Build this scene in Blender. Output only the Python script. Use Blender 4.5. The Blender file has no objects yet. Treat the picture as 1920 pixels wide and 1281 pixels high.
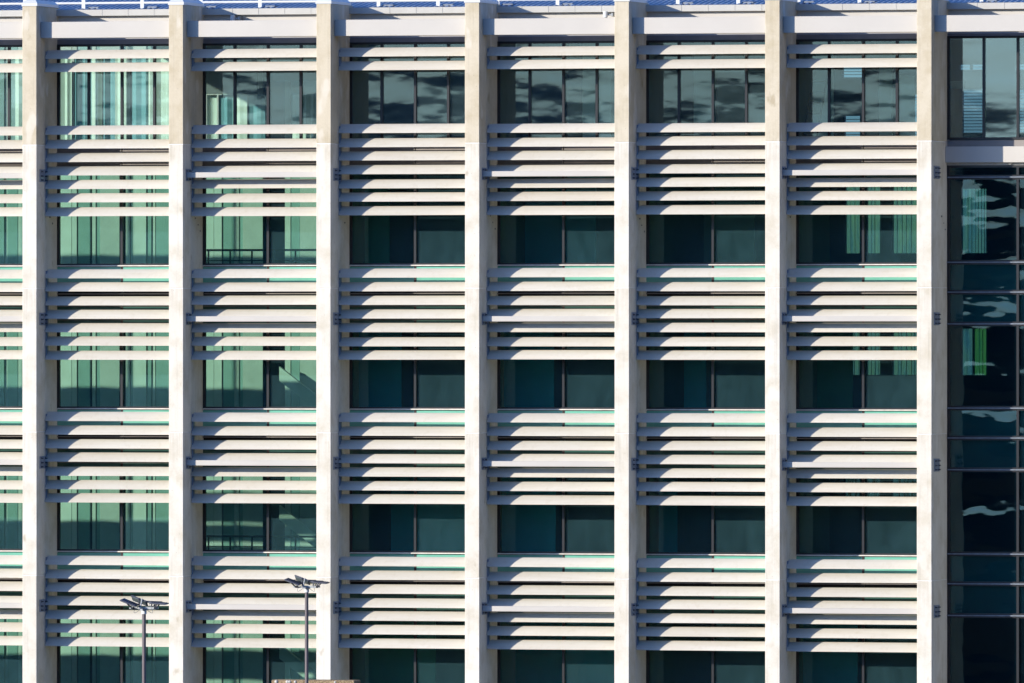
import bpy, math, random
from mathutils import Vector
random.seed(7)
scn = bpy.context.scene
G = 13.0                                   # ground lies 13 m under the camera's eye level; z=0 is the ground

# ------------------------------------------------------------------ camera
cam_d = bpy.data.cameras.new('camera')
cam = bpy.data.objects.new('camera', cam_d)
scn.collection.objects.link(cam)
scn.camera = cam
cam.location = (90.26915, -288.18672, G)
cam.rotation_euler = (math.pi / 2 - 0.00082, 0, 0.26112)
cam_d.sensor_width = 36.0
cam_d.sensor_fit = 'HORIZONTAL'
cam_d.lens = 20991.69728 * 36.0 / 1920.0
cam_d.clip_start = 1.0
cam_d.clip_end = 6000.0

# ------------------------------------------------------------------ light
SUN_TRAVEL = Vector((0.975, 1.0, -0.357)).normalized()
SUN_EL = math.asin(-SUN_TRAVEL.z)
sd = bpy.data.lights.new('sun', 'SUN')
sd.energy = 5.0
sd.angle = math.radians(0.5)
sd.color = (1.0, 0.905, 0.755)
so = bpy.data.objects.new('sun', sd)
so.rotation_euler = SUN_TRAVEL.to_track_quat('-Z', 'Y').to_euler()
so.location = (-40, -60, 60)
scn.collection.objects.link(so)
w = bpy.data.worlds.new('World')
scn.world = w
w.use_nodes = True
wn = w.node_tree
sky = wn.nodes.new('ShaderNodeTexSky')
sky.sky_type = 'NISHITA'
sky.sun_disc = False
sky.sun_elevation = SUN_EL
sky.sun_rotation = math.atan2(-SUN_TRAVEL.x, -SUN_TRAVEL.y)
sky.altitude = 50
sky.air_density = 1.0
sky.dust_density = 1.3
sky.ozone_density = 6.0
bg = wn.nodes['Background']
bg.inputs['Strength'].default_value = 0.15
tint = wn.nodes.new('ShaderNodeMix')            # cool white balance of the sky light
tint.data_type = 'RGBA'
tint.blend_type = 'MULTIPLY'
tint.inputs[0].default_value = 1.0
tint.inputs[7].default_value = (0.74, 0.93, 1.24, 1)
wn.links.new(sky.outputs[0], tint.inputs[6])
wn.links.new(tint.outputs[2], bg.inputs[0])
scn.view_settings.view_transform = 'Standard'
scn.view_settings.look = 'None'
scn.view_settings.exposure = 0.475
scn.view_settings.gamma = 1.0
scn.cycles.max_bounces = 10
scn.cycles.transparent_max_bounces = 24
scn.cycles.glossy_bounces = 4

# ------------------------------------------------------------------ measures (z relative to the ground)
B = 4.12            # bay
CW = 0.402          # column width
DEP = 1.868         # glass line behind the column fronts
PT = 0.36614        # blade pitch
ST = 3.86781        # storey
ZG = 5.33134 + G    # underside of the first blade of the top full group
ZT = 7.38956 + G
SILL = 1.80 + G     # top sill of the highest full storey
JOINT = 5.05 + G
ROOFZ = 8.739 + G


# ------------------------------------------------------------------ materials
def mat(name):
    m = bpy.data.materials.new(name)
    m.use_nodes = True
    return m, m.node_tree, m.node_tree.nodes['Principled BSDF']


def N(t, kind, **kw):
    n = t.nodes.new(kind)
    for k, v in kw.items():
        if k in n.inputs:
            n.inputs[k].default_value = v
        else:
            setattr(n, k, v)
    return n


def L(t, a, b):
    t.links.new(a, b)


def math_n(t, op, a, b=None):
    n = t.nodes.new('ShaderNodeMath')
    n.operation = op
    for i, v in enumerate((a, b)):
        if v is None:
            continue
        if isinstance(v, (int, float)):
            n.inputs[i].default_value = v
        else:
            L(t, v, n.inputs[i])
    return n.outputs[0]


def mix_rgb(t, fac, a, b, blend='MIX'):
    n = t.nodes.new('ShaderNodeMix')
    n.data_type = 'RGBA'
    n.blend_type = blend
    for i, v in ((0, fac), (6, a), (7, b)):
        if isinstance(v, (int, float)):
            n.inputs[i].default_value = v
        elif isinstance(v, tuple):
            n.inputs[i].default_value = (*v, 1)
        else:
            L(t, v, n.inputs[i])
    return n.outputs[2]


def ramp(t, src, stops):
    n = t.nodes.new('ShaderNodeValToRGB')
    e = n.color_ramp.elements
    while len(e) < len(stops):
        e.new(0.5)
    for i, (p, c) in enumerate(stops):
        e[i].position = p
        e[i].color = (c, c, c, 1) if isinstance(c, (int, float)) else (*c, 1)
    L(t, src, n.inputs[0])
    return n.outputs[0]


def noise(t, vec, scale, detail=4, rough=0.55):
    n = t.nodes.new('ShaderNodeTexNoise')
    n.inputs['Scale'].default_value = scale
    n.inputs['Detail'].default_value = detail
    n.inputs['Roughness'].default_value = rough
    if vec is not None:
        L(t, vec, n.inputs['Vector'])
    return n.outputs[0]


def mapping(t, vec, scale=(1, 1, 1), loc=(0, 0, 0)):
    n = t.nodes.new('ShaderNodeMapping')
    n.inputs['Scale'].default_value = scale
    n.inputs['Location'].default_value = loc
    L(t, vec, n.inputs[0])
    return n.outputs[0]


def pos(t):
    return t.nodes.new('ShaderNodeNewGeometry').outputs['Position']


def simple(name, col, rough=0.6, metal=0.0, var=0.06, scale=3.0, spec=0.5):
    m, t, b = mat(name)
    p = pos(t)
    f = noise(t, p, scale, 5)
    g = ramp(t, f, [(0.3, 1 - var), (0.7, 1 + var)])
    c = mix_rgb(t, 1.0, col, g, 'MULTIPLY')
    L(t, c, b.inputs['Base Color'])
    b.inputs['Roughness'].default_value = rough
    b.inputs['Metallic'].default_value = metal
    b.inputs['Specular IOR Level'].default_value = spec
    return m


def concrete(name, base, warm):
    m, t, b = mat(name)
    p = pos(t)
    oi = t.nodes.new('ShaderNodeObjectInfo').outputs['Random']
    sep = t.nodes.new('ShaderNodeSeparateXYZ')
    L(t, p, sep.inputs[0])
    # casting lifts: one tint for each precast length
    q = math_n(t, 'FLOOR', math_n(t, 'DIVIDE', math_n(t, 'SUBTRACT', sep.outputs[2], JOINT), ST))
    top = math_n(t, 'GREATER_THAN', sep.outputs[2], JOINT)
    wn_ = t.nodes.new('ShaderNodeTexWhiteNoise')
    wn_.noise_dimensions = '2D'
    cmb = t.nodes.new('ShaderNodeCombineXYZ')
    L(t, q, cmb.inputs[0])
    L(t, math_n(t, 'MULTIPLY', oi, 37.0), cmb.inputs[1])
    L(t, cmb.outputs[0], wn_.inputs['Vector'])
    c = mix_rgb(t, top, base, warm)
    tint = ramp(t, wn_.outputs[0], [(0.0, (0.955, 0.94, 0.91)), (1.0, (1.0, 1.0, 1.0))])
    c = mix_rgb(t, 1.0, c, tint, 'MULTIPLY')
    cloud = ramp(t, noise(t, p, 1.4, 6, 0.6), [(0.35, (0.84, 0.81, 0.74)), (0.55, (1, 1, 1)), (1.0, (1.03, 1.03, 1.03))])
    c = mix_rgb(t, 0.9, c, cloud, 'MULTIPLY')
    fine = ramp(t, noise(t, p, 22, 4, 0.7), [(0.3, 0.94), (0.7, 1.03)])
    c = mix_rgb(t, 1.0, c, fine, 'MULTIPLY')
    st = ramp(t, noise(t, mapping(t, p, (9, 9, 0.35)), 1.0, 5, 0.6), [(0.30, 0.84), (0.46, 1.0)])
    c = mix_rgb(t, 0.8, c, st, 'MULTIPLY')
    blot = ramp(t, noise(t, mapping(t, p, (1, 1, .55), (3, 1, 8)), 3.1, 3, 0.5), [(0.24, (0.72, 0.68, 0.60)), (0.33, (1, 1, 1))])
    c = mix_rgb(t, 0.85, c, blot, 'MULTIPLY')
    # run-off marks that start under each joint
    fr = math_n(t, 'FRACT', math_n(t, 'DIVIDE', math_n(t, 'SUBTRACT', JOINT + 40 * ST, sep.outputs[2]), ST))
    near = ramp(t, fr, [(0.0, 1.0), (0.10, 0.75), (0.32, 0.0)])
    drip = ramp(t, noise(t, mapping(t, p, (16, 16, 0.6), (5, 2, 1)), 1.0, 4, 0.6), [(0.42, 0.0), (0.62, 1.0)])
    c = mix_rgb(t, math_n(t, 'MULTIPLY', math_n(t, 'MULTIPLY', near, drip), 0.28), c, (0.36, 0.31, 0.235))
    pat = ramp(t, noise(t, mapping(t, p, (2.2, 2.2, 1.1), (9, 4, 2)), 1.0, 2, 0.4), [(0.60, 0.0), (0.66, 1.0)])
    c = mix_rgb(t, math_n(t, 'MULTIPLY', pat, 0.35), c, (0.70, 0.68, 0.64))
    vo = t.nodes.new('ShaderNodeTexVoronoi')
    vo.inputs['Scale'].default_value = 5.0
    L(t, p, vo.inputs['Vector'])
    hol = ramp(t, vo.outputs['Distance'], [(0.045, 0.5), (0.075, 1.0)])
    c = mix_rgb(t, 0.5, c, hol, 'MULTIPLY')
    L(t, c, b.inputs['Base Color'])
    b.inputs['Roughness'].default_value = 0.85
    b.inputs['Specular IOR Level'].default_value = 0.25
    bp = N(t, 'ShaderNodeBump', Strength=0.25, Distance=0.01)
    L(t, noise(t, p, 30, 5, 0.7), bp.inputs['Height'])
    L(t, bp.outputs[0], b.inputs['Normal'])
    return m


def blade_mat():
    m, t, b = mat('blade_paint')
    p = pos(t)
    oi = t.nodes.new('ShaderNodeObjectInfo').outputs['Random']
    r = ramp(t, oi, [(0, (0.52, 0.495, 0.44)), (1, (0.57, 0.545, 0.49))])
    d = ramp(t, noise(t, mapping(t, p, (0.5, 2, 5)), 1.5, 5, 0.6), [(0.3, (0.93, 0.915, 0.89)), (0.6, (1, 1, 1))])
    c = mix_rgb(t, 1.0, r, d, 'MULTIPLY')
    dr = ramp(t, noise(t, mapping(t, p, (7, 7, 0.5)), 1.0, 5, 0.65), [(0.28, (0.86, 0.83, 0.77)), (0.48, (1, 1, 1))])
    c = mix_rgb(t, 0.45, c, dr, 'MULTIPLY')
    sp = ramp(t, noise(t, p, 9, 3, 0.5), [(0.20, 0.6), (0.24, 1.0)])
    c = mix_rgb(t, 0.5, c, sp, 'MULTIPLY')
    L(t, c, b.inputs['Base Color'])
    b.inputs['Roughness'].default_value = 0.42
    b.inputs['Specular IOR Level'].default_value = 0.35
    bp = N(t, 'ShaderNodeBump', Strength=0.1, Distance=0.02)
    L(t, noise(t, mapping(t, p, (0.6, 2, 2)), 1.0, 3), bp.inputs['Height'])
    L(t, bp.outputs[0], b.inputs['Normal'])
    return m


def glass_mat(name, tint, refl, dust, dust_col, wave, sc=1.0, rough=0.030):
    """solar-control glass: tinted see-through, mirror coat with the roll-wave of toughened panes, thin film of dust"""
    m, t, b = mat(name)
    t.nodes.remove(b)
    out = t.nodes['Material Output']
    p = pos(t)
    oi = t.nodes.new('ShaderNodeObjectInfo').outputs['Random']
    off = t.nodes.new('ShaderNodeCombineXYZ')
    L(t, math_n(t, 'MULTIPLY', oi, 61.0), off.inputs[1])
    va = t.nodes.new('ShaderNodeVectorMath')
    L(t, p, va.inputs[0])
    L(t, off.outputs[0], va.inputs[1])
    h1 = noise(t, mapping(t, va.outputs[0], (0.40 * sc, 1, 1.0 * sc)), 1.0, 1, 0.4)
    h2 = noise(t, mapping(t, va.outputs[0], (1.3 * sc, 1, 2.6 * sc)), 1.0, 1.5, 0.5)
    hh = math_n(t, 'ADD', math_n(t, 'MULTIPLY', h1, 0.75), math_n(t, 'MULTIPLY', h2, 0.16))
    bp = N(t, 'ShaderNodeBump', Strength=1.0, Distance=wave)
    L(t, hh, bp.inputs['Height'])
    tr = N(t, 'ShaderNodeBsdfTransparent', Color=(*tint, 1))
    gl = N(t, 'ShaderNodeBsdfGlossy', Color=(0.82, 0.97, 0.98, 1), Roughness=rough)
    L(t, bp.outputs[0], gl.inputs['Normal'])
    fr = t.nodes.new('ShaderNodeLayerWeight')
    fr.inputs[0].default_value = 0.5
    fac = math_n(t, 'ADD', math_n(t, 'MULTIPLY', math_n(t, 'POWER', fr.outputs['Facing'], 4.0), 0.5), refl)
    m1 = t.nodes.new('ShaderNodeMixShader')
    L(t, fac, m1.inputs[0])
    L(t, tr.outputs[0], m1.inputs[1])
    L(t, gl.outputs[0], m1.inputs[2])
    df = N(t, 'ShaderNodeBsdfDiffuse', Color=(*dust_col, 1))
    dn = ramp(t, noise(t, mapping(t, va.outputs[0], (1.6, 1, 0.8)), 1.8, 6, 0.7), [(0.25, 0.55), (0.75, 1.25)])
    m2 = t.nodes.new('ShaderNodeMixShader')
    L(t, math_n(t, 'MULTIPLY', dn, dust), m2.inputs[0])
    L(t, m1.outputs[0], m2.inputs[1])
    L(t, df.outputs[0], m2.inputs[2])
    L(t, m2.outputs[0], out.inputs['Surface'])
    return m


def wall_in_mat(name, col):
    m, t, b = mat(name)
    p = pos(t)
    c = mix_rgb(t, 1.0, col, ramp(t, noise(t, p, 2.5, 6, 0.65), [(0.3, 0.88), (0.7, 1.05)]), 'MULTIPLY')
    L(t, c, b.inputs['Base Color'])
    b.inputs['Roughness'].default_value = 0.9
    return m


M = {}
M['conc'] = concrete('precast_concrete', (0.64, 0.62, 0.575), (0.55, 0.50, 0.405))
M['joint'] = simple('joint_sealant', (0.66, 0.65, 0.63), 0.7)
M['blade'] = blade_mat()
M['white'] = simple('white_metal', (0.46, 0.44, 0.415), 0.4, var=0.03, scale=1.2)
M['rail'] = simple('rail_paint', (0.56, 0.58, 0.60), 0.35, var=0.03)
M['steel'] = simple('bracket_steel', (0.24, 0.28, 0.36), 0.45, 0.3)
M['bolt'] = simple('bolt_steel', (0.12, 0.13, 0.15), 0.5, 0.5)
M['frame'] = simple('black_frame', (0.014, 0.015, 0.018), 0.35)
M['sill'] = simple('sill_aluminium', (0.62, 0.58, 0.54), 0.4, 0.1, var=0.15, scale=6)
M['greypanel'] = simple('grey_panel', (0.23, 0.21, 0.20), 0.5, var=0.1)
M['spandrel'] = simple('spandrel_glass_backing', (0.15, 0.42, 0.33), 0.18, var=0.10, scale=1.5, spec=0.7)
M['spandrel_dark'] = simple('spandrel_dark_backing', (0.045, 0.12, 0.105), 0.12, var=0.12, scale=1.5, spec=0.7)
M['dark'] = simple('shadow_gap', (0.018, 0.018, 0.02), 0.7)
M['glass'] = glass_mat('office_glass', (0.61, 0.85, 0.765), 0.042, 0.040, (0.24, 0.50, 0.66), 0.0045)
M['glass_top'] = glass_mat('top_floor_glass', (0.76, 0.90, 0.89), 0.085, 0.025, (0.35, 0.56, 0.66), 0.0065)
M['glass_tower'] = glass_mat('clear_glass', (0.96, 0.98, 0.97), 0.03, 0.01, (0.7, 0.8, 0.8), 0.003)
M['glass_stair'] = glass_mat('stair_glass', (0.50, 0.76, 0.80), 0.060, 0.010, (0.15, 0.40, 0.60), 0.062, 0.75)
M['glass_stair_top'] = glass_mat('stair_top_glass', (0.74, 0.88, 0.89), 0.20, 0.03, (0.35, 0.56, 0.66), 0.004)
M['roof'] = simple('blue_roof_sheet', (0.16, 0.225, 0.33), 0.4, 0.0, var=0.12, scale=1.5)
M['roof_rib_lit'] = simple('roof_sheet_lit_side', (0.36, 0.44, 0.56), 0.4, var=0.1)  # sunlit side and top of the ribs, painted in as a lighter tone
M['gutter'] = simple('gutter_metal', (0.40, 0.395, 0.375), 0.45, var=0.05)
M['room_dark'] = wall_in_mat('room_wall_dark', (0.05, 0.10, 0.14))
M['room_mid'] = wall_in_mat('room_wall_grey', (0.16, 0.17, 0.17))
M['screen_blue'] = wall_in_mat('screen_blue_felt', (0.06, 0.34, 0.55))
M['screen_green'] = wall_in_mat('screen_green_felt', (0.12, 0.30, 0.26))
M['screen_pale'] = wall_in_mat('screen_pale_lit', (0.62, 0.70, 0.66))  # added pale panels standing in for reflected and lit tones behind the glass
M['slab'] = wall_in_mat('slab_concrete', (0.30, 0.30, 0.29))
M['ceiling'] = wall_in_mat('ceiling_white', (0.55, 0.56, 0.55))
M['atrium'] = wall_in_mat('atrium_plaster', (0.56, 0.545, 0.53))
M['atrium_fin'] = wall_in_mat('atrium_batten', (0.25, 0.34, 0.33))
M['atrium_dark'] = wall_in_mat('atrium_joint', (0.04, 0.06, 0.07))
M['curtain'] = wall_in_mat('curtain_cloth', (0.60, 0.66, 0.58))
M['curtain_teal'] = wall_in_mat('curtain_teal_cloth', (0.16, 0.32, 0.36))
M['flash'] = simple('flashing_lead', (0.16, 0.19, 0.24), 0.7, var=0.2, scale=8)
M['pole'] = simple('pole_paint', (0.10, 0.085, 0.095), 0.5, var=0.1)
M['lamp'] = simple('floodlight_housing', (0.09, 0.095, 0.125), 0.4, 0.3)
M['galv'] = simple('galvanised_steel', (0.30, 0.32, 0.34), 0.45, 0.3, var=0.15, scale=20)
M['lens'] = simple('floodlight_glass', (0.20, 0.25, 0.27), 0.15, 0.0, var=0.15, scale=20)
M['hill_far'] = simple('hill_haze_tone', (0.17, 0.21, 0.20), 0.95, var=0.4, scale=0.01, spec=0.0)  # paler than the near ridge: distance haze put into the colour
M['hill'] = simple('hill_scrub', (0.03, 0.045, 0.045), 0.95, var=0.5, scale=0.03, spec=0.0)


def scrim(name, col, tr):
    m, t, b = mat(name)
    t.nodes.remove(b)
    a_ = N(t, 'ShaderNodeBsdfTranslucent', Color=(*col, 1))
    c_ = N(t, 'ShaderNodeBsdfTransparent', Color=(*col, 1))
    mx = t.nodes.new('ShaderNodeMixShader')
    f = ramp(t, noise(t, mapping(t, pos(t), (6, 1, .6)), 1.2, 4, .6), [(0.3, tr * .5), (0.7, tr * 1.5)])
    L(t, f, mx.inputs[0])
    L(t, a_.outputs[0], mx.inputs[1])
    L(t, c_.outputs[0], mx.inputs[2])
    L(t, mx.outputs[0], t.nodes['Material Output'].inputs['Surface'])
    return m


M['scrim'] = scrim('blind_scrim', (1.0, 0.97, 0.74), 0.85)
M['scrim_green'] = scrim('green_patch_scrim', (0.85, 1.0, 0.42), 0.8)  # added green panel standing in for a sunlit green surface beyond


def stone_mat():
    m, t, b = mat('rubble_stone')
    p = pos(t)
    vo = t.nodes.new('ShaderNodeTexVoronoi')
    vo.inputs['Scale'].default_value = 22
    L(t, p, vo.inputs['Vector'])
    c = ramp(t, noise(t, p, 16, 5, 0.7), [(0.3, (0.16, 0.11, 0.06)), (0.5, (0.30, 0.22, 0.13)), (0.7, (0.46, 0.36, 0.23))])
    c = mix_rgb(t, 0.7, c, ramp(t, vo.outputs['Distance'], [(0.0, 1.15), (0.6, 0.6)]), 'MULTIPLY')
    L(t, c, b.inputs['Base Color'])
    b.inputs['Roughness'].default_value = 0.95
    bp = N(t, 'ShaderNodeBump', Strength=0.8, Distance=0.02)
    L(t, vo.outputs['Distance'], bp.inputs['Height'])
    L(t, bp.outputs[0], b.inputs['Normal'])
    return m


M['stone'] = stone_mat()


def ground_mat():
    m, t, b = mat('ground_asphalt')
    p = pos(t)
    c = ramp(t, noise(t, p, 0.03, 8, 0.65), [(0.35, (0.022, 0.027, 0.030)), (0.5, (0.032, 0.034, 0.034)), (0.65, (0.024, 0.03, 0.024))])
    c = mix_rgb(t, 1.0, c, ramp(t, noise(t, p, 2.0, 6, 0.7), [(0.3, 0.8), (0.7, 1.15)]), 'MULTIPLY')
    L(t, c, b.inputs['Base Color'])
    b.inputs['Roughness'].default_value = 0.95
    b.inputs['Specular IOR Level'].default_value = 0.0
    return m


M['ground'] = ground_mat()


# ------------------------------------------------------------------ mesh helpers
class MB:
    def __init__(s):
        s.v, s.f, s.mi, s.sm = [], [], [], []
        s.cur = 0

    def poly(s, pts, faces, smooth=False):
        o = len(s.v)
        s.v += [tuple(p) for p in pts]
        for f in faces:
            s.f.append(tuple(i + o for i in f))
            s.mi.append(s.cur)
            s.sm.append(smooth)

    def box(s, x0, x1, y0, y1, z0, z1, c=0.0):
        """box, with its four long vertical... every edge chamfered by c"""
        if c <= 0:
            p = [(x, y, z) for z in (z0, z1) for y in (y0, y1) for x in (x0, x1)]
            s.poly(p, [(0, 2, 3, 1), (4, 5, 7, 6), (0, 1, 5, 4), (2, 6, 7, 3), (0, 4, 6, 2), (1, 3, 7, 5)])
            return
        c = min(c, (x1 - x0) / 2.01, (y1 - y0) / 2.01, (z1 - z0) / 2.01)
        P, idx = [], {}
        for ix, (x, dx) in enumerate(((x0, c), (x1, -c))):
            for iy, (y, dy) in enumerate(((y0, c), (y1, -c))):
                for iz, (z, dz) in enumerate(((z0, c), (z1, -c))):
                    for a, q in enumerate(((x, y + dy, z + dz), (x + dx, y, z + dz), (x + dx, y + dy, z))):
                        idx[(ix, iy, iz, a)] = len(P)
                        P.append(q)
        F = []
        ctr = ((x0 + x1) / 2, (y0 + y1) / 2, (z0 + z1) / 2)
        for a in range(3):
            o1, o2 = [k for k in range(3) if k != a]
            for sgn in (0, 1):
                q = []
                for u, v_ in ((0, 0), (1, 0), (1, 1), (0, 1)):
                    k = [0, 0, 0]
                    k[a], k[o1], k[o2] = sgn, u, v_
                    q.append(idx[(*k, a)])
                F.append(q)
        for a in range(3):          # edge parallel to axis a
            o1, o2 = [k for k in range(3) if k != a]
            for u in (0, 1):
                for v_ in (0, 1):
                    q = []
                    for e, ax in ((0, o1), (0, o2), (1, o2), (1, o1)):
                        k = [0, 0, 0]
                        k[a], k[o1], k[o2] = e, u, v_
                        q.append(idx[(*k, ax)])
                    F.append(q)
        for ix in (0, 1):
            for iy in (0, 1):
                for iz in (0, 1):
                    F.append([idx[(ix, iy, iz, a)] for a in range(3)])
        out = []
        for f in F:                 # turn outward
            A = Vector(P[f[0]])
            n = (Vector(P[f[1]]) - A).cross(Vector(P[f[2]]) - A)
            m_ = sum((Vector(P[i]) for i in f), Vector()) / len(f)
            out.append(f if n.dot(m_ - Vector(ctr)) > 0 else f[::-1])
        s.poly(P, out)

    def prism_x(s, prof, x0, x1, smooth=False):
        """profile of (y,z) points extruded along x"""
        n = len(prof)
        p = [(x0, y, z) for y, z in prof] + [(x1, y, z) for y, z in prof]
        area = sum(prof[i][0] * prof[(i + 1) % n][1] - prof[(i + 1) % n][0] * prof[i][1] for i in range(n))
        F = [(i, i + n, (i + 1) % n + n, (i + 1) % n) for i in range(n)]
        caps = [tuple(range(n)), tuple(range(2 * n - 1, n - 1, -1))]
        if area > 0:
            caps = [c[::-1] for c in caps]
        else:
            F = [f[::-1] for f in F]
        if area > 0:
            F = [f[::-1] for f in F]
            caps = [c[::-1] for c in caps]
            F = [f[::-1] for f in F]
            caps = [c[::-1] for c in caps]
        s.poly(p, F, smooth)
        s.poly([p[i] for i in range(n)], [caps[0]])
        s.poly([p[i + n] for i in range(n)], [[(i - n) for i in caps[1]]])

    def cyl(s, a, b, r, n=10, r2=None, smooth=True):
        a, b = Vector(a), Vector(b)
        d = (b - a).normalized()
        u = d.cross(Vector((0, 0, 1)))
        if u.length < 1e-3:
            u = Vector((1, 0, 0))
        u.normalize()
        v_ = d.cross(u)
        r2 = r if r2 is None else r2
        p = []
        for c, rr in ((a, r), (b, r2)):
            for i in range(n):
                t = 2 * math.pi * i / n
                p.append(c + u * rr * math.cos(t) + v_ * rr * math.sin(t))
        s.poly(p, [(i, i + n, (i + 1) % n + n, (i + 1) % n)[::-1] for i in range(n)], smooth)
        s.poly(p[:n], [tuple(range(n))])
        s.poly(p[n:], [tuple(range(n))[::-1]])

    def build(s, name, mats, parent=None, props=None):
        me = bpy.data.meshes.new(name)
        me.from_pydata(s.v, [], s.f)
        for mm in (mats if isinstance(mats, (list, tuple)) else [mats]):
            me.materials.append(mm)
        me.polygons.foreach_set('material_index', s.mi)
        me.polygons.foreach_set('use_smooth', s.sm)
        me.update()
        o = bpy.data.objects.new(name, me)
        scn.collection.objects.link(o)
        if parent:
            o.parent = parent
            o.matrix_parent_inverse = parent.matrix_world.inverted()
        for k, v in (props or {}).items():
            o[k] = v
        return o


def fix_normals(o):
    import bmesh
    bm = bmesh.new()
    bm.from_mesh(o.data)
    bmesh.ops.recalc_face_normals(bm, faces=bm.faces)
    bm.to_mesh(o.data)
    bm.free()


def empty(name, loc, label, cat, group=None):
    o = bpy.data.objects.new(name, None)
    o.location = loc
    o.empty_display_size = 0.5
    scn.collection.objects.link(o)
    o['label'] = label
    o['category'] = cat
    if group:
        o['group'] = group
    bpy.context.view_layer.update()
    return o


def copy_into(src, dx, dy, dz, parent):
    """a copy of a mesh built in world coordinates, moved and parented"""
    c = src.copy()
    scn.collection.objects.link(c)
    c.parent = parent
    c.matrix_parent_inverse = src.matrix_parent_inverse.copy()
    c.location = (dx, dy, dz)
    return c


# ------------------------------------------------------------------ the setting: ground and far hills
g = MB()
g.box(-1500, 1500, -1500, 1500, -0.5, 0)
g.build('ground', M['ground'], props={'kind': 'structure'})

def ridge(R, base, amp, seed, m, jag):
    rnd = random.Random(seed)
    ph = [rnd.uniform(0, 6.28) for _ in range(6)]
    h = MB()
    pts, faces = [], []
    n = 700
    for i in range(n + 1):
        a = math.radians(-75 + 150 * i / n)
        x, y = R * math.sin(a), -R * math.cos(a)
        top = base + amp * (math.sin(a * 14 + ph[0]) + .6 * math.sin(a * 43 + ph[1]) + .35 * math.sin(a * 120 + ph[2])) + rnd.uniform(-jag, jag)
        pts += [(x, y, 0), (x * 1.04, y * 1.04, top * 0.7), (x * 1.07, y * 1.07, top), (x * 1.25, y * 1.25, 0)]
        if i:
            for k in range(3):
                b0 = (i - 1) * 4 + k
                faces.append((b0, b0 + 4, b0 + 5, b0 + 1))
    h.poly(pts, faces)
    h.build('hills', m, props={'kind': 'structure'})


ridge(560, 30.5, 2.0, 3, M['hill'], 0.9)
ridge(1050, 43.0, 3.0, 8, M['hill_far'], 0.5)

# ------------------------------------------------------------------ the building
bld = empty('office_building', (0, 0, 0),
            'pale concrete office block with deep fins, curved cream louvre blades and green glass', 'building')
XL, XR = -17.0, 8 * B + 3.7     # left end of the added glazed tower, right end of the block
COLS = list(range(-1, 9))        # column k has its right face at x = k*B
BLADE_BAYS = list(range(-1, 6))
STAIR_BAYS = [6, 7, 8]
OFF = 0.0

# columns
for k in COLS:
    x1 = k * B
    x0 = x1 - CW
    m_ = MB()
    ztop = 8.80 + G
    z = ztop
    joints = [JOINT - i * ST for i in range(5)]
    segs = []
    hi = ztop
    for j in joints:
        segs.append((j + 0.010, hi))
        hi = j - 0.010
    segs.append((0.0, hi))
    for i, (a, b_) in enumerate(segs):
        d = ((k * 7 + i * 3) % 5 - 2) * 0.0012
        m_.box(x0 + d, x1 + d, 0.0 + abs(d), DEP + 0.30, a, b_, 0.010)
    o = m_.build('concrete_column', M['conc'], bld)
    for j in joints:
        jm = MB()
        jm.box(x0 + 0.007, x1 - 0.007, 0.007, DEP + 0.2, j - 0.012, j + 0.012)
        jm.build('joint_seal', M['joint'], o)
    cp = MB()
    P0 = [(x0 - 0.02, -0.02), (x1 + 0.02, -0.02), (x1 + 0.02, DEP + 0.05), (x0 - 0.02, DEP + 0.05)]
    P1 = [(x0 + 0.06, 0.10), (x1 - 0.06, 0.10), (x1 - 0.06, DEP - 0.10), (x0 + 0.06, DEP - 0.10)]
    z0, z1, z2 = 8.795 + G, 8.87 + G, 8.96 + G
    pp = [(x, y, z0) for x, y in P0] + [(x, y, z1) for x, y in P0] + [(x, y, z2) for x, y in P1]
    cp.poly(pp, [(3, 2, 1, 0), (8, 9, 10, 11)] + [(i, (i + 1) % 4, (i + 1) % 4 + 4, i + 4) for i in range(4)] +
            [(i + 4, (i + 1) % 4 + 4, (i + 1) % 4 + 8, i + 8) for i in range(4)])
    c_ = cp.build('column_cap', M['rail'], o)
    # casting holes and tie marks on the right face
    if k < 7:
        hm = MB()
        r_ = random.Random(k * 11 + 5)
        for i in range(1, 2):
            zz = SILL - i * 0 + 0.9 + r_.uniform(-.05, .1)
            for q in range(3):
                y_ = 1.10 + q * 0.24 + r_.uniform(-.05, .05)
                zq = zz + 0.35 - q * 0.17
                if r_.random() < 0.8:
                    hm.box(x1 + 0.0015, x1 + 0.006, y_, y_ + r_.uniform(.05, .13), zq, zq + r_.uniform(.03, .05))
        hm.build('tie_mark', M['bolt'], o)

# through bolts of the tie beams on the right face of every second column
TIES = [ZG - 3 * PT - 0.005 - i * ST for i in range(4)]
for k in (-2, 0, 2, 4, 6, 8):
    if k < -1:
        continue
    for zc in TIES:
        x1 = k * B
        m_ = MB()
        m_.box(x1 + 0.002, x1 + 0.014, 0.24, 0.90, zc - 0.17, zc + 0.17, 0.003)
        pl = m_.build('fixing_plate', M['steel'], bld)
        b_ = MB()
        for y_ in (0.38, 0.74):
            for dz in (0.11, -0.01, -0.12):
                b_.cyl((x1 + 0.012, y_, zc + dz), (x1 + 0.075, y_, zc + dz), 0.016, 8)
                b_.cyl((x1 + 0.012, y_, zc + dz), (x1 + 0.035, y_, zc + dz), 0.028, 6, smooth=False)
        b_.build('bolt_set', M['bolt'], pl)

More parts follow.
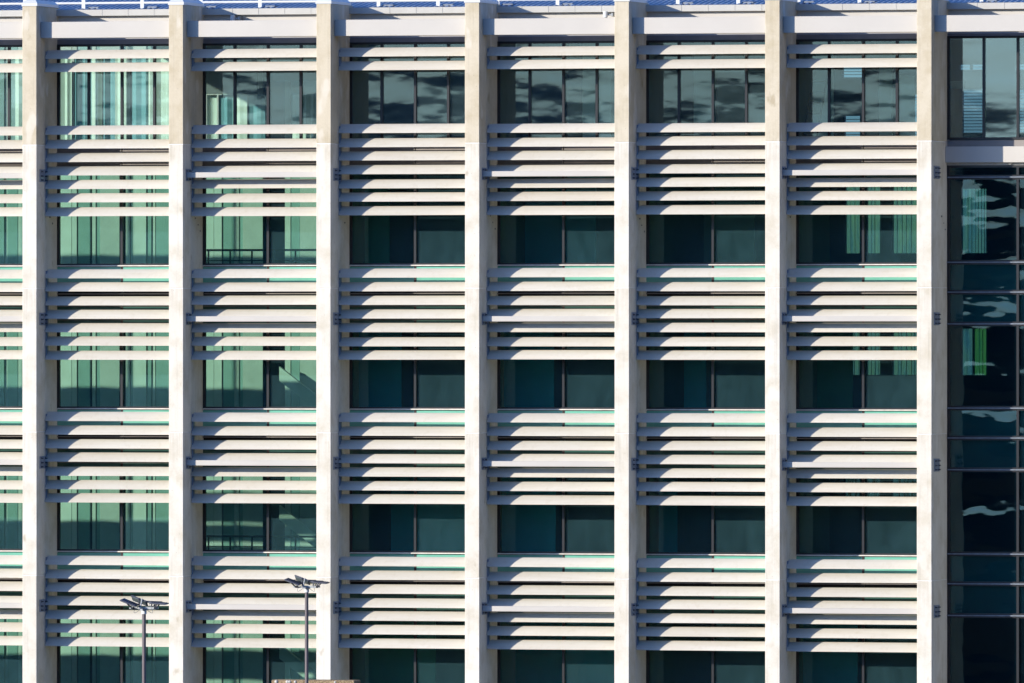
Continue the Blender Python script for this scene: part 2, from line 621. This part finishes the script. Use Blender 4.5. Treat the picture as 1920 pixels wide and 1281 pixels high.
# tie beams in every second bay
for k in (-1, 1, 3, 5):
    for zc in TIES:
        xa, xb = k * B, (k + 1) * B - CW
        m_ = MB()
        m_.box(xa + 0.016, xb - 0.016, 0.285, 0.445, zc - 0.0715, zc + 0.0715, 0.006)
        tb = m_.build('tie_beam', M['white'], bld)
        for e, xe in ((1, xa), (-1, xb)):
            p_ = MB()
            xs = sorted((xe + e * 0.002, xe + e * 0.015))
            p_.box(xs[0], xs[1], 0.235, 0.66, zc - 0.165, zc + 0.165, 0.003)
            pl = p_.build('end_plate', M['steel'], tb)
            b_ = MB()
            for y_ in (0.27, 0.50, 0.60):
                for dz in (0.11, 0.0, -0.11):
                    if abs(dz) < .05 and y_ < .5:
                        continue
                    b_.cyl((xe + e * 0.013, y_, zc + dz), (xe + e * 0.05, y_, zc + dz), 0.018, 8)
            b_.build('bolt_set', M['bolt'], pl)

# louvre blades: an elliptical quarter shell, nose down and outward
def blade_profile(z0, y0=0.700, d=0.285, th=0.020, n=14):
    """curved sheet rising backwards: steep at the nose, nearly flat at the back"""
    outer = [(y0, z0)]
    for i in range(n + 1):
        t = d * i / n
        outer.append((y0 + t, z0 + 0.012 + 1.22 * t - 1.40 * t * t))
    inner = []
    for i in range(n + 1):
        t = d * i / n
        sl = 1.22 - 2.80 * t
        q = math.hypot(1, sl)
        inner.append((y0 + t + th * sl / q, z0 + 0.012 + 1.22 * t - 1.40 * t * t - th / q))
    inner[0] = (y0 + 0.020, z0)
    return outer + inner[::-1]


def make_blade(z0, x0, x1, parent):
    m_ = MB()
    prof = blade_profile(0)
    m_.prism_x(prof, x0, x1, True)
    o = m_.build('louvre_blade', M['blade'], parent)
    fix_normals(o)
    return o


xa0, xb0 = 0.012, B - CW - 0.012
proto_blade = None
groups = [('top', [ZT, ZT - PT])]
for i in range(5):
    groups.append((i, [ZG - i * ST - j * PT for j in range(7)]))
for k in BLADE_BAYS:
    for gi, zs in groups:
        zt, zb = zs[0] + 0.20, zs[-1] + 0.02
        m_ = MB()
        m_.box(k * B + 0.002, k * B + 0.035, 0.80, 0.96, zb, zt)
        lp = m_.build('louvre_panel', M['steel'], bld)
        m_ = MB()
        m_.box((k + 1) * B - CW - 0.035, (k + 1) * B - CW - 0.002, 0.80, 0.96, zb, zt)
        m_.build('support_rail', M['steel'], lp)
        for z_ in zs:
            if proto_blade is None:
                proto_blade = make_blade(z_, xa0, xb0, lp)
                proto_blade.location = (k * B, 0, z_)
            else:
                c = copy_into(proto_blade, k * B, random.uniform(-.003, .003), z_ + random.uniform(-.004, .004), lp)
                c.rotation_euler = (random.uniform(-.012, .012), random.uniform(-.0011, .0011), 0)
for o in bld.children_recursive:
    if o.name.startswith('louvre_blade'):
        o.data.set_sharp_from_angle(angle=math.radians(35))

# top fascia beams
for k in BLADE_BAYS + STAIR_BAYS:
    m_ = MB()
    m_.box(k * B + 0.003, (k + 1) * B - CW - 0.003, 0.345, 0.80, 7.935 + G, 8.372 + G, 0.008)
    m_.build('fascia_beam', M['white'], bld)

# wall strip behind and above the beams, gutter, roof
m_ = MB()
m_.box(-4.6, XR, 1.97, 2.1, 7.93 + G, 8.60 + G)
m_.build('parapet_panel', M['white'], bld)
m_ = MB()
m_.box(-4.6, XR, 1.885, 2.1, 7.80 + G, 7.93 + G)
m_.build('head_panel', M['greypanel'], bld)
m_ = MB()
x = -4.6
i = 0
while x < XR:
    x2 = min(x + 0.735, XR)
    m_.box(x + 0.004, x2 - 0.004, 1.80, 2.0, 8.568 + G, 8.739 + G, 0.004)
    m_.box(x2 - 0.012, x2 + 0.012, 1.792, 1.81, 8.566 + G, 8.741 + G)
    x = x2
m_.build('gutter', M['gutter'], bld)
rf = MB()
x = -4.4
y0, y1 = 1.90, 16.0
P, PM = [], []
pitch_ = 0.138
while x < XR - .2:
    for dx, dz, mm in ((0.0, 0.0, 0), (0.085, 0.0, 1), (0.105, 0.040, 1), (0.135, 0.040, 0), (0.155, 0.0, 0)):
        P.append((x + dx, dz))
        PM.append(mm)
    x += 0.158
nn = len(P)
zz0 = 8.712 + G
for i in range(nn - 1):
    rf.cur = PM[i]
    (xa, da), (xb, db) = P[i], P[i + 1]
    rf.poly([(xa, y0, zz0 + da), (xb, y0, zz0 + db), (xb, y1, zz0 + db + pitch_ * (y1 - y0)), (xa, y1, zz0 + da + pitch_ * (y1 - y0))], [(0, 1, 2, 3)])
rf.cur = 0
rf.poly([(-4.4, y0, zz0 - .06), (XR, y0, zz0 - .06), (XR, y1, zz0 - .06 + pitch_ * (y1 - y0)), (-4.4, y1, zz0 - .06 + pitch_ * (y1 - y0))], [(3, 2, 1, 0)])
ro = rf.build('roof', [M['roof'], M['roof_rib_lit']], bld)

# roof railing
rr = MB()
for zr in (8.925, 9.35, 9.80):
    rr.cyl((-4.4, 2.2, zr + G), (XR, 2.2, zr + G), 0.034, 10)
rail = rr.build('roof_railing', M['rail'], bld)
x = 0.648 - 1.662 * 3
while x < XR:
    p_ = MB()
    p_.box(x - 0.052, x + 0.052, 2.17, 2.23, 8.77 + G, 9.84 + G, 0.006)
    po = p_.build('rail_post', M['rail'], rail)
    f_ = MB()
    f_.box(x + 0.09, x + 0.40, 2.25, 2.75, 8.76 + G, 8.83 + G, 0.01)
    f_.build('post_flashing', M['flash'], po)
    x += 1.662

# glazing of the bays
def window(k, z0, z1, xs, gm, parent, head=True, sill=True, x0=None, x1=None, fw=0.055, sub=()):
    """frame with mullions at xs, a pane in every field and a light sill line"""
    xa = k * B if x0 is None else x0
    xb = (k + 1) * B - CW if x1 is None else x1
    m_ = MB()
    yf, yb = DEP - 0.035, DEP + 0.06
    m_.box(xa, xa + 0.075, yf, yb, z0, z1)
    m_.box(xb - fw, xb, yf, yb, z0, z1)
    for xm in xs:
        m_.box(xm - 0.032, xm + 0.032, yf - 0.02, yb, z0 + 0.06, z1 - 0.06)
    m_.box(xa + 0.075, xb - fw, yf, yb, z1 - 0.06, z1)
    m_.box(xa + 0.075, xb - fw, yf, yb, z0, z0 + 0.06)
    fr = m_.build('window', M['frame'], parent)
    ed = [xa + 0.075] + [q for xm in xs for q in (xm - 0.032, xm + 0.032)] + [xb - fw]
    for i in range(0, len(ed), 2):
        p_ = MB()
        tw = random.uniform(-0.0016, 0.0016)
        tx = random.uniform(-0.002, 0.002)
        p_.box(ed[i] + 0.002, ed[i + 1] - 0.002, DEP, DEP + 0.024, z0 + 0.062, z1 - 0.062)
        zm, xm_ = (z0 + z1) / 2, (ed[i] + ed[i + 1]) / 2
        p_.v = [(x_, y_ + tw * (z_ - zm) + tx * (x_ - xm_), z_) for x_, y_, z_ in p_.v]
        o = p_.build('glass_pane', gm, fr)
    if sill:
        s_ = MB()
        s_.box(xa + 0.004, xb - 0.004, DEP - 0.085, DEP - 0.037, z0 - 0.016, z0 + 0.016, 0.004)
        s_.build('window_sill', M['flash' if k in STAIR_BAYS else 'sill'], fr)  # stair bay sills get a darker colour for the shade they lie in
    return fr


for k in BLADE_BAYS:
    xa, xb = k * B, (k + 1) * B - CW
    window(k, 5.06 + G, 7.80 + G, [xa + 0.90, xa + 1.836, xa + 2.756], M['glass_top'], bld, sill=False)
    # grey band under the top floor glass
    m_ = MB()
    m_.box(xa, xa + 1.82, DEP - 0.02, DEP + 0.1, 4.47 + G, 5.05 + G)
    m_.box(xa + 1.85, xb, DEP - 0.02, DEP + 0.1, 4.47 + G, 5.05 + G)
    m_.box(xa, xb, DEP - 0.10, DEP - 0.02, 4.845 + G, 4.870 + G)
    m_.box(xa, xb, DEP - 0.10, DEP - 0.02, 4.485 + G, 4.510 + G)
    m_.build('grey_band', M['greypanel'], bld)
    for s_i in range(5):
        S = SILL - s_i * ST
        top = 4.44 + G if s_i == 0 else S + 2.27
        window(k, S, top, [xa + 1.836], M['glass'], bld)
        # spandrel under the sill: two back-painted sheets with a dark slot between them
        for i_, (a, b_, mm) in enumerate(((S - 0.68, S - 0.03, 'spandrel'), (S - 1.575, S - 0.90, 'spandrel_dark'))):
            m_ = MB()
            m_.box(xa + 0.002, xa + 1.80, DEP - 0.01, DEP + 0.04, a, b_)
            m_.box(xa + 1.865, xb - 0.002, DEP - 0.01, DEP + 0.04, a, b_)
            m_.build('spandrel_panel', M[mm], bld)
        m_ = MB()
        m_.box(xa, xb, DEP + 0.05, DEP + 0.15, S - 1.59, S - 0.01)
        m_.box(xa + 1.80, xa + 1.865, DEP - 0.02, DEP + 0.045, S - 1.575, S - 0.03)
        m_.build('slot_backing', M['dark'], bld)
        m_ = MB()
        m_.box(xa, xb, DEP - 0.03, DEP + 0.045, S - 0.775, S - 0.745)
        m_.box(xa, xb, DEP - 0.04, DEP - 0.012, S - 1.10, S - 1.08)
        m_.box(xa, xb, DEP - 0.04, DEP - 0.012, S - 1.47, S - 1.45)
        m_.build('slot_rail', M['greypanel'], bld)

# glazed stair bays on the right
for k in STAIR_BAYS:
    xa, xb = k * B, (k + 1) * B - CW
    window(k, 5.11 + G, 7.86 + G, [xa + 0.995, xa + 1.92, xa + 2.85], M['glass_stair_top'], bld, sill=False)
    m_ = MB()
    m_.box(xa + 0.002, xb - 0.002, 1.62, 1.86, 4.50 + G, 4.925 + G, 0.006)
    m_.build('fascia_beam', M['white'], bld)
    m_ = MB()
    m_.box(xa, xb, 1.87, 2.1, 4.925 + G, 5.10 + G)
    m_.build('grey_band', M['greypanel'], bld)
    m_ = MB()
    m_.box(xa + .002, xb, 1.80, 1.90, 4.43 + G, 4.498 + G)
    for i in range(8):
        xx = xa + .25 + i * .48
        if xx < xb - .1:
            m_.box(xx, xx + .07, 1.74, 1.80, 4.45 + G, 4.498 + G)
    m_.build('head_rail', M['white'], bld)
    levels = [4.43, 4.113]
    for i in range(4):
        s0 = 1.857 - i * ST
        levels += [s0, s0 - 0.792, s0 - 1.634]
    levels = [z + G for z in levels] + [0.9]
    for i in range(len(levels) - 1):
        z1, z0 = levels[i], levels[i + 1]
        fr = window(k, z0, z1, [xa + 1.92], M['glass_stair'], bld, sill=True, fw=0.04)
        if i >= 2 and (i - 2) % 3 in (0, 1):
            m_ = MB()
            m_.box(xa + .08, xb - .04, DEP + 0.10, DEP + 0.14, z0 + .03, z1 - .03)
            m_.build('spandrel_backing', M['spandrel_dark'], bld)

# unseen glazed tower added at the left end: glass admits sun, bands shade the hall
TW = [(-12.0, -4.56)]
tz = [(0.0, 5.0), (8.9, 11.25), (13.0, 15.0), (17.2, 18.7), (26.5, 27.2)]  # band heights set so their shadows darken the lower hall wall
m_ = MB()
tz[0] = (0.0, 7.5)
for a, b_ in tz:
    m_.box(XL, -9.0, DEP, DEP + 0.25, a, b_)
for a, b_ in [(0.0, 3.6), (3.95, 4.35), (4.55, 4.62), (4.80, 5.15), (5.4, 5.48), (5.66, 5.95), (6.15, 6.24), (6.42, 6.75), (6.9, 7.7), (8.9, 10.3), (10.42, 10.6), (10.75, 11.2), (11.3, 12.1), (13.0, 15.0), (17.2, 18.7), (26.5, 27.2)]:  # added slats and slits that stripe the hall wall with sun
    m_.box(-8.997, -4.56, DEP, DEP + 0.12, a, b_)
tw = m_.build('added_shade_band', M['room_dark'], bld)
m_ = MB()
for i in range(5):
    xx = XL + 0.03 + i * (12.3 / 4)
    m_.box(xx - .03, xx + .03, DEP + .02, DEP + .12, 5.0, 26.5)
m_.build('added_tower_mullion', M['frame'], bld)
prev = 0
for (a, b_), (c, d) in zip(tz, tz[1:]):
    m_ = MB()
    m_.box(XL, -4.56, DEP + .05, DEP + .07, b_, c)
    m_.build('added_tower_glass', M['glass_tower'], bld)
m_ = MB()
m_.box(XL - .25, XL, DEP, 13, 0, 27.2)
m_.box(XL, -4.4, 12.7, 13.0, 0, 27.2)
m_.build('added_tower_wall', M['room_mid'], bld)
m_ = MB()
m_.box(XL, -4.4, DEP, 13, 27.2, 27.4)
m_.build('added_tower_roof', M['gutter'], bld)

# end and rear walls of the block
m_ = MB()
m_.box(XR, XR + .3, 1.9, 16, 0, 8.7 + G)
m_.build('end_wall', M['conc'], bld)

# ------------------------------------------------------------------ rooms
# hall behind the first bays: a folded, battened wall which the sun reaches
hall = MB()
Z0, Z1 = 0.3, 21.2
def seg(mb, xa, ya, xb, yb, z0, z1, th=0.06):
    d = Vector((xb - xa, yb - ya, 0)).normalized()
    nrm = Vector((-d.y, d.x, 0)) * th
    p = [(xa, ya), (xb, yb), (xb + nrm.x, yb + nrm.y), (xa + nrm.x, ya + nrm.y)]
    mb.poly([(x, y, z0) for x, y in p] + [(x, y, z1) for x, y in p],
            [(0, 1, 5, 4), (1, 2, 6, 5), (2, 3, 7, 6), (3, 0, 4, 7), (3, 2, 1, 0), (4, 5, 6, 7)])

# (x start, x end, depth start, depth end, material)
runs = [
    (-8.2, -6.4, 12.1, 12.0, 0), (-6.4, -5.2, 12.0, 11.9, 0),
    (-5.20, -4.95, 11.95, 11.95, 2), (-4.95, -4.72, 12.0, 12.0, 1), (-4.72, -4.62, 12.06, 12.06, 0), (-4.62, -4.32, 12.0, 12.0, 1),
    (-4.30, -4.02, 12.0, 12.0, 0), (-4.02, -3.20, 11.95, 11.95, 0),
    (-3.20, -2.74, 12.05, 12.0, 0), (-2.72, -2.58, 11.99, 11.99, 0), (-2.54, -2.20, 12.0, 12.0, 1), (-2.20, -2.16, 12.0, 12.0, 2),
    (-2.12, -2.02, 11.97, 11.97, 0), (-2.00, -1.90, 12.0, 12.0, 1), (-1.89, -1.35, 11.96, 12.06, 0), (-1.33, -0.96, 13.0, 13.0, 2),
    (-1.14, -1.02, 11.98, 11.98, 0), (-1.00, -0.94, 12.0, 12.0, 1), (-0.93, -0.54, 11.98, 11.96, 0), (-0.52, -0.40, 12.0, 12.0, 1),
    (-0.38, -0.30, 12.04, 12.04, 0), (-0.27, 0.12, 12.02, 12.02, 1), (0.12, 0.26, 12.0, 12.0, 0), (0.28, 0.34, 12.0, 12.0, 1), (0.35, 0.92, 11.96, 12.06, 0),
    (1.0, 1.42, 12.0, 12.0, 0), (1.44, 1.66, 11.98, 11.98, 0), (1.70, 2.02, 12.0, 12.0, 1), (2.03, 2.16, 11.97, 11.97, 0), (2.17, 2.27, 12.0, 12.0, 1),
    (2.28, 2.83, 11.96, 12.06, 0), (3.50, 3.66, 11.98, 11.98, 0), (3.68, 3.92, 12.0, 12.0, 1), (3.94, 4.60, 11.96, 12.06, 0),
]
mbs = [MB(), MB(), MB()]
for xa, xb, ya, yb, mi in runs:
    seg(mbs[mi], xa, ya, xb, yb, Z0, Z1, 0.05)
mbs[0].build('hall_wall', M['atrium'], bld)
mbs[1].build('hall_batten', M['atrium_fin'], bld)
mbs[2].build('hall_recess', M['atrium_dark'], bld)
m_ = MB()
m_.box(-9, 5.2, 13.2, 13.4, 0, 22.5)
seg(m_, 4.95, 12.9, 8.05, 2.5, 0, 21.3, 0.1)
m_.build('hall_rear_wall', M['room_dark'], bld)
m_ = MB()
m_.box(1.0, 2.95, 11.10, 11.16, 6.64 + G, 8.0 + G)
m_.box(3.4, 4.7, 11.10, 11.16, 7.0 + G, 8.0 + G)
m_.build('hall_bulkhead', M['room_mid'], bld)
# rooms on the right
for s_i in range(-1, 6):
    ztop = (SILL - s_i * ST) - 0.70 if s_i >= 0 else 5.0 + G
    m_ = MB()
    m_.box(8.2, XR, 2.15, 13.9, ztop - 0.55, ztop, 0)
    m_.build('floor_slab', M['slab'], bld)
m_ = MB()
m_.box(8.2, XR, 2.15, 13.9, 8.1 + G, 8.2 + G)
m_.build('top_ceiling', M['slab'], bld)
m_ = MB()
for xx, ya, yb in ((2 * B - .3, 2.2, 9), (3 * B - .3, 2.2, 10), (4 * B - .3, 2.2, 10), (5 * B - 0.3, 2.2, 6.5), (7 * B - 0.3, 2.2, 15)):
    m_.box(xx, xx + .12, ya, yb, 0, 8.1 + G)
m_.build('room_partition', M['room_mid'], bld)
for x0, x1, y_, z0, z1 in ((20.3, 20.95, 4.6, 5.2, 7.8), (21.9, 22.25, 6.0, 5.2, 7.4), (22.7, 23.1, 5.0, 5.2, 6.9), (23.2, 23.9, 7.5, 6.6, 6.8), (18.9, 20.4, 7.0, 7.1, 7.3), (13.9, 14.7, 5.0, 5.1, 7.9), (17.0, 17.6, 5.0, 5.1, 7.6), (26.0, 28.5, 6.0, 5.2, 7.8)):
    m_ = MB()
    m_.box(x0, x1, y_, y_ + .1, z0 + G, z1 + G)
    m_.build('room_screen', M['screen_pale'], bld)
for k, s_i, x0, x1, y_, mm in ((2, 1, .2, 1.4, 3.4, 'screen_blue'), (3, 1, .1, 1.6, 3.2, 'screen_blue'), (3, 2, .1, 1.7, 3.0, 'screen_blue'), (2, 2, 0.9, 3.4, 4.2, 'screen_blue'),
                               (4, 1, .9, 1.5, 4.0, 'screen_blue'), (4, 2, .3, .8, 3.6, 'screen_blue'), (5, 3, .1, 1.7, 3.4, 'screen_blue'), (3, 3, .1, 3.5, 4.4, 'screen_blue'), (4, 0, 1.2, 2.6, 5.0, 'room_mid'), (3, 0, .2, 2.2, 5.4, 'screen_blue'),
                               (2, 3, .1, 2.2, 4.0, 'screen_green'), (5, 1, .2, 1.2, 5.0, 'screen_green'), (2, 0, .2, .9, 4.0, 'screen_green')):
    S = SILL - s_i * ST
    m_ = MB()
    m_.box(k * B + x0 - .4, k * B + x1 - .4, y_, y_ + .08, S - .65, S + 2.2)
    m_.build('room_screen', M[mm], bld)
m_ = MB()
# rear wall with window openings facing the daylight on the far side
ops = []
for s_i in range(-1, 5):
    if s_i < 0:
        ops += [(22.40, 22.98, 5.50 + G, 6.72 + G), (22.32, 22.62, 7.24 + G, 7.40 + G), (22.66, 22.98, 7.24 + G, 7.40 + G), (23.95, 24.4, 5.5 + G, 6.72 + G), (23.9, 24.4, 7.24 + G, 7.40 + G),
                (19.0, 19.55, 7.05 + G, 7.35 + G), (19.05, 19.5, 5.3 + G, 6.0 + G), (20.9, 21.4, 5.3 + G, 6.6 + G)]
    elif s_i < 3:
        b0 = s_i * ST
        lo = (2.19, -1.18, -4.75)[s_i] + G
        hi = 4.1 + G - b0
        ops += [(18.32, 18.36, lo, hi), (19.08, 19.49, lo, hi), (19.69, 20.07, lo, hi), (20.42, 21.15, lo, hi)]
        if s_i < 2:
            ops += [(22.38, 22.70 if s_i else 23.08, lo, hi - .13), (24.25, 24.9, lo, hi - .13)]
            if s_i == 1:
                ops += [(22.72, 23.08, lo, hi - .13)]
xs = sorted({5.2, XR} | {o[0] for o in ops} | {o[1] for o in ops})
for xa, xb in zip(xs, xs[1:]):
    xm = (xa + xb) / 2
    cut = sorted((o[2], o[3]) for o in ops if o[0] < xm < o[1])
    z = 0
    for a, b_ in cut:
        if a > z:
            m_.box(xa, xb, 14.0, 14.2, z, a)
        z = max(z, b_)
    m_.box(xa, xb, 14.0, 14.2, z, 8.1 + G)
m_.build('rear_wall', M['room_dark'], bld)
for (xa, xb, za, zb) in ops:
    if xb - xa < .1:
        continue
    m_ = MB()
    if za > 5 + G:
        z = za
        while z < zb - 0.02:
            m_.box(xa, xb, 14.05, 14.10, z, z + 0.018)
            z += 0.085
    else:
        x = xa
        r_ = random.Random(int(xa * 100 + za))
        while x < xb - .03:
            m_.box(x, x + r_.uniform(.008, .020), 14.08, 14.09, za, zb)
            x += r_.uniform(.07, .16)
        m_.box(xa, xb, 14.12, 14.13, za, zb)
        m_.mi = [0] * (len(m_.mi) - 6) + [1] * 6
        green = 22.7 < xa < 22.8  # this panel imitates a sunlit green patch, not a blind
        m_.build('window_blind', [M['ceiling'], M['scrim_green'] if green else M['scrim']], bld)
        continue
    m_.build('window_blind', M['ceiling'], bld)

# ------------------------------------------------------------------ curtains on the top floor
def curtain(name, x0, x1, y, z0, z1, label, seed, mt, group='top floor curtains'):
    r_ = random.Random(seed)
    pts = []
    x = x0
    while x < x1:
        pts.append((x, y + r_.choice((0.0, 0.10, -0.05, 0.05)) + r_.uniform(-.02, .02)))
        x += r_.uniform(0.05, 0.16)
    pts.append((x1, y))
    m_ = MB()
    for (xa, ya), (xb, yb) in zip(pts, pts[1:]):
        seg(m_, xa, ya, xb, yb, z0, z1, 0.006)
    o = m_.build(name, mt)
    o['label'] = label
    o['category'] = 'curtain'
    o['group'] = group
    return o


lab = 'long pale curtain hanging behind the top floor glass, '
curtain('curtain', -4.2, -3.2, 11.3, 5.3 + G, 7.8 + G, 'long pale curtain behind the top floor glass at the very left edge of the photo', 1, M['curtain'])
cs = [(-2.95, -2.50, 'curtain'), (-2.48, -1.95, 'curtain_teal'), (-1.95, -1.62, 'curtain'), (-1.60, -1.25, 'curtain_teal'), (-1.25, -0.90, 'curtain'), (-0.78, -0.30, 'curtain_teal'), (-0.30, 0.35, 'curtain')]
words = ['first pale curtain from the left fin', 'broad teal curtain beside the first pale one', 'pale curtain by the first dark mullion', 'teal curtain left of the middle mullion',
         'pale curtain at the middle mullion', 'teal curtain right of the middle mullion', 'last pale curtain before the second fin']
for i, (a, b_, mt) in enumerate(cs):
    curtain('curtain', a, b_, 11.25 + (i % 2) * .08, 5.2 + G, 7.8 + G, words[i] + ', top floor, first full bay', 20 + i, M[mt])
cs = [(1.42, 1.72, 'curtain'), (1.74, 2.2, 'curtain_teal'), (2.2, 2.6, 'curtain'), (2.62, 3.1, 'curtain_teal'), (3.9, 4.6, 'curtain')]
words = ['narrow pale half height curtain by the second fin', 'teal half height curtain in the left pane', 'pale half height curtain behind the first mullion', 'teal half height curtain before the dark gap', 'pale half height curtain next to the third fin']
for i, (a, b_, mt) in enumerate(cs):
    curtain('curtain', a, b_, 11.3 + (i % 2) * .05, 5.2 + G, 6.62 + G, words[i] + ', top floor, second bay', 40 + i, M[mt])

# ------------------------------------------------------------------ inside rails and stair in the second bay
def balustrade(x0, x1, y, z, label):
    e = empty('balustrade', (x0, y, z), label, 'railing', 'railings inside the second bay')
    m_ = MB()
    m_.box(x0, x1, y - .03, y + .03, z + 0.97, z + 1.03)
    m_.box(x0, x1, y - .015, y + .015, z + 0.70, z + 0.73)
    m_.build('handrail', M['frame'], e)
    x = x0 + .05
    while x < x1:
        p_ = MB()
        p_.box(x - .02, x + .02, y - .02, y + .02, z, z + 0.97)
        p_.build('post', M['frame'], e)
        x += 0.62
    return e


balustrade(3.0, 7.6, 6.0, 1.25 + G, 'dark interior railing seen through the second bay below the top floor')
balustrade(3.0, 7.6, 6.0, 1.25 + G - 2 * ST - .1, 'dark interior railing seen through the second bay two floors further down')
st = empty('staircase', (5.0, 11, 0), 'pale sloping stair flight seen through the right pane of the second bay', 'staircase')
for i_ in range(3):
    zc = -1.3 + G - i_ * ST
    m_ = MB()
    m_.poly([(3.5, 11.4, zc + 0.35), (4.7, 11.4, zc - 0.55), (4.7, 11.4, zc - 0.95), (3.5, 11.4, zc - 0.05),
             (3.5, 11.55, zc + 0.35), (4.7, 11.55, zc - 0.55), (4.7, 11.55, zc - 0.95), (3.5, 11.55, zc - 0.05)],
            [(3, 2, 1, 0), (4, 5, 6, 7), (0, 1, 5, 4), (2, 3, 7, 6), (1, 2, 6, 5), (3, 0, 4, 7)])
    m_.build('stair_flight', M['atrium'], st)

# ladder in the sixth bay
ld = empty('stepladder', (21.4, 3.2, 5.0 + G), 'dark stepladder leaning behind the top floor glass of the last louvred bay', 'ladder')
m_ = MB()
for dx in (0, 0.38):
    m_.cyl((20.42 + dx, 3.2, 5.0 + G), (20.72 + dx, 3.5, 7.0 + G), 0.03, 6)
m_.build('side_rail', M['frame'], ld)
m_ = MB()
for i in range(1, 7):
    f = i / 7
    m_.cyl((20.42 + .3 * f, 3.2 + .3 * f, 5 + 2 * f + G), (20.80 + .3 * f, 3.2 + .3 * f, 5 + 2 * f + G), 0.022, 6)
m_.build('rung', M['frame'], ld)

# ------------------------------------------------------------------ cameras under the gutter
def seccam(x, y, z, label):
    e = empty('security_camera', (x, y, z), label, 'camera', 'small cameras under the roof gutter')
    m_ = MB()
    m_.cyl((x, y, z + .09), (x, y, z - .06), 0.065, 14)
    m_.cyl((x, y, z - .06), (x, y, z - .10), 0.065, 14, 0.035)
    m_.build('camera_dome', M['rail'], e)
    m_ = MB()
    m_.box(x + .05, x + .20, y + .02, y + .07, z - .02, z + .02, .005)
    m_.box(x + .17, x + .21, y - .02, y + .25, z - .05, z + .05, .005)
    m_.build('wall_bracket', M['galv'], e)


seccam(15.41, 1.62, 8.49 + G, 'sunlit white dome camera on a small bracket under the gutter in the fourth full bay')
seccam(5.00, 1.70, 8.47 + G, 'shaded dome camera under the gutter beside the second fin')

# ------------------------------------------------------------------ floodlight masts
def mast(x, y, ztop, label):
    e = empty('floodlight_mast', (x, y, 0), label, 'light mast', 'floodlight masts in front of the facade')
    m_ = MB()
    m_.cyl((x, y, 0), (x, y, ztop), 0.052, 16, 0.045)
    m_.build('pole', M['pole'], e)
    m_ = MB()
    m_.cyl((x, y, ztop), (x, y, ztop + .09), 0.062, 14)
    m_.build('collar', M['rail'], e)
    m_ = MB()
    zb = ztop + .14
    m_.box(x - .30, x + .30, y - .02, y + .02, zb - .03, zb + .03)
    m_.box(x - .03, x + .03, y - .22, y + .22, zb - .055, zb - .015)
    m_.box(x - .30, x - .26, y - .2, y + .2, zb - .02, zb + .02)
    m_.box(x + .26, x + .30, y - .2, y + .2, zb - .02, zb + .02)
    m_.cyl((x, y, ztop + .08), (x, y, zb), .035, 10)
    m_.cyl((x - .06, y - .1, zb), (x - .03, y - .05, zb + .22), .016, 6)
    m_.build('cross_frame', M['galv'], e)
    # four flat heads: (centre, tilt about y, tilt about x)
    from mathutils import Euler
    for (cx, cy, cz, ry, rx, sx, sy) in ((-.31, -.16, .17, 0.36, 0.12, .20, .15), (-.14, .10, .21, 0.34, -.42, .20, .15),
                                         (.20, .16, .17, 0.03, -.04, .20, .15), (.41, -.14, .155, 0.06, .05, .20, .15)):
        R = Euler((rx, ry, 0)).to_matrix()
        c = Vector((x + cx, y + cy, zb + cz - 0.04))
        hb = MB()
        hb.box(-sx, sx, -sy, sy, -.012, .016, .006)
        for q in range(7):
            xx = -sx + .04 + q * (2 * sx - .08) / 6
            hb.box(xx - .005, xx + .005, -sy * .7, sy * .7, .0165, .032)
        hb.v = [tuple(R @ Vector(v) + c) for v in hb.v]
        ho = hb.build('lamp_head', M['lamp'], e)
        ln = MB()
        ln.box(-sx * .88, sx * .88, -sy * .88, sy * .88, -.020, -.013)
        ln.v = [tuple(R @ Vector(v) + c) for v in ln.v]
        ln.build('lamp_glass', M['lens'], ho)
        for dy in (-sy - .012, sy + .012):
            br = MB()
            a = R @ Vector((0, dy, 0)) + c
            br.cyl(a, (x + max(-.29, min(.29, cx * .8)), y + cy * .6 + dy * .4, zb), .017, 6)
            br.build('head_bracket', M['lamp'], ho)
    # loose cables
    for s_ in (-1, 1):
        cb = MB()
        pr = None
        for q in range(11):
            t = q / 10
            px = x + s_ * (.06 + .17 * math.sin(t * math.pi * .85))
            pz = zb - .02 - .15 * math.sin(t * math.pi) + t * .12
            pt = (px, y - .05, pz)
            if pr:
                cb.cyl(pr, pt, .005, 5)
            pr = pt
        cb.build('cable', M['bolt'], e)


mast(14.222, -37.0, G - 6.60, 'left and nearer floodlight mast, four flat lamp heads on a dark pole')
mast(11.873, -15.0, G - 6.60, 'right floodlight mast in front of the third fin, behind the stone wall top')

# ------------------------------------------------------------------ stone pier in front
sp = empty('stone_pier', (10.6, -10, 0), 'brown rubble stone pier with pale rounded pebbles on its top, at the bottom edge', 'stone wall')
m_ = MB()
m_.box(9.49, 11.72, -10.0, -9.4, 0, G - 8.99, 0.02)
m_.build('pier_body', M['stone'], sp)
for i, (xx, r_) in enumerate(((9.62, .05), (9.92, .05), (9.98, .045), (10.13, .04), (11.2, .035))):
    m_ = MB()
    n1, n2 = 10, 6
    P, F = [], []
    for a in range(n2 + 1):
        for b_ in range(n1):
            th, phi = math.pi * a / n2, 2 * math.pi * b_ / n1
            P.append((xx + r_ * math.sin(th) * math.cos(phi), -10.0 + .7 * r_ * math.sin(th) * math.sin(phi), G - 9.04 + r_ * math.cos(th)))
    for a in range(n2):
        for b_ in range(n1):
            F.append((a * n1 + b_, (a + 1) * n1 + b_, (a + 1) * n1 + (b_ + 1) % n1, a * n1 + (b_ + 1) % n1))
    m_.poly(P, F, True)
    m_.build('pebble', M['gutter'], sp)
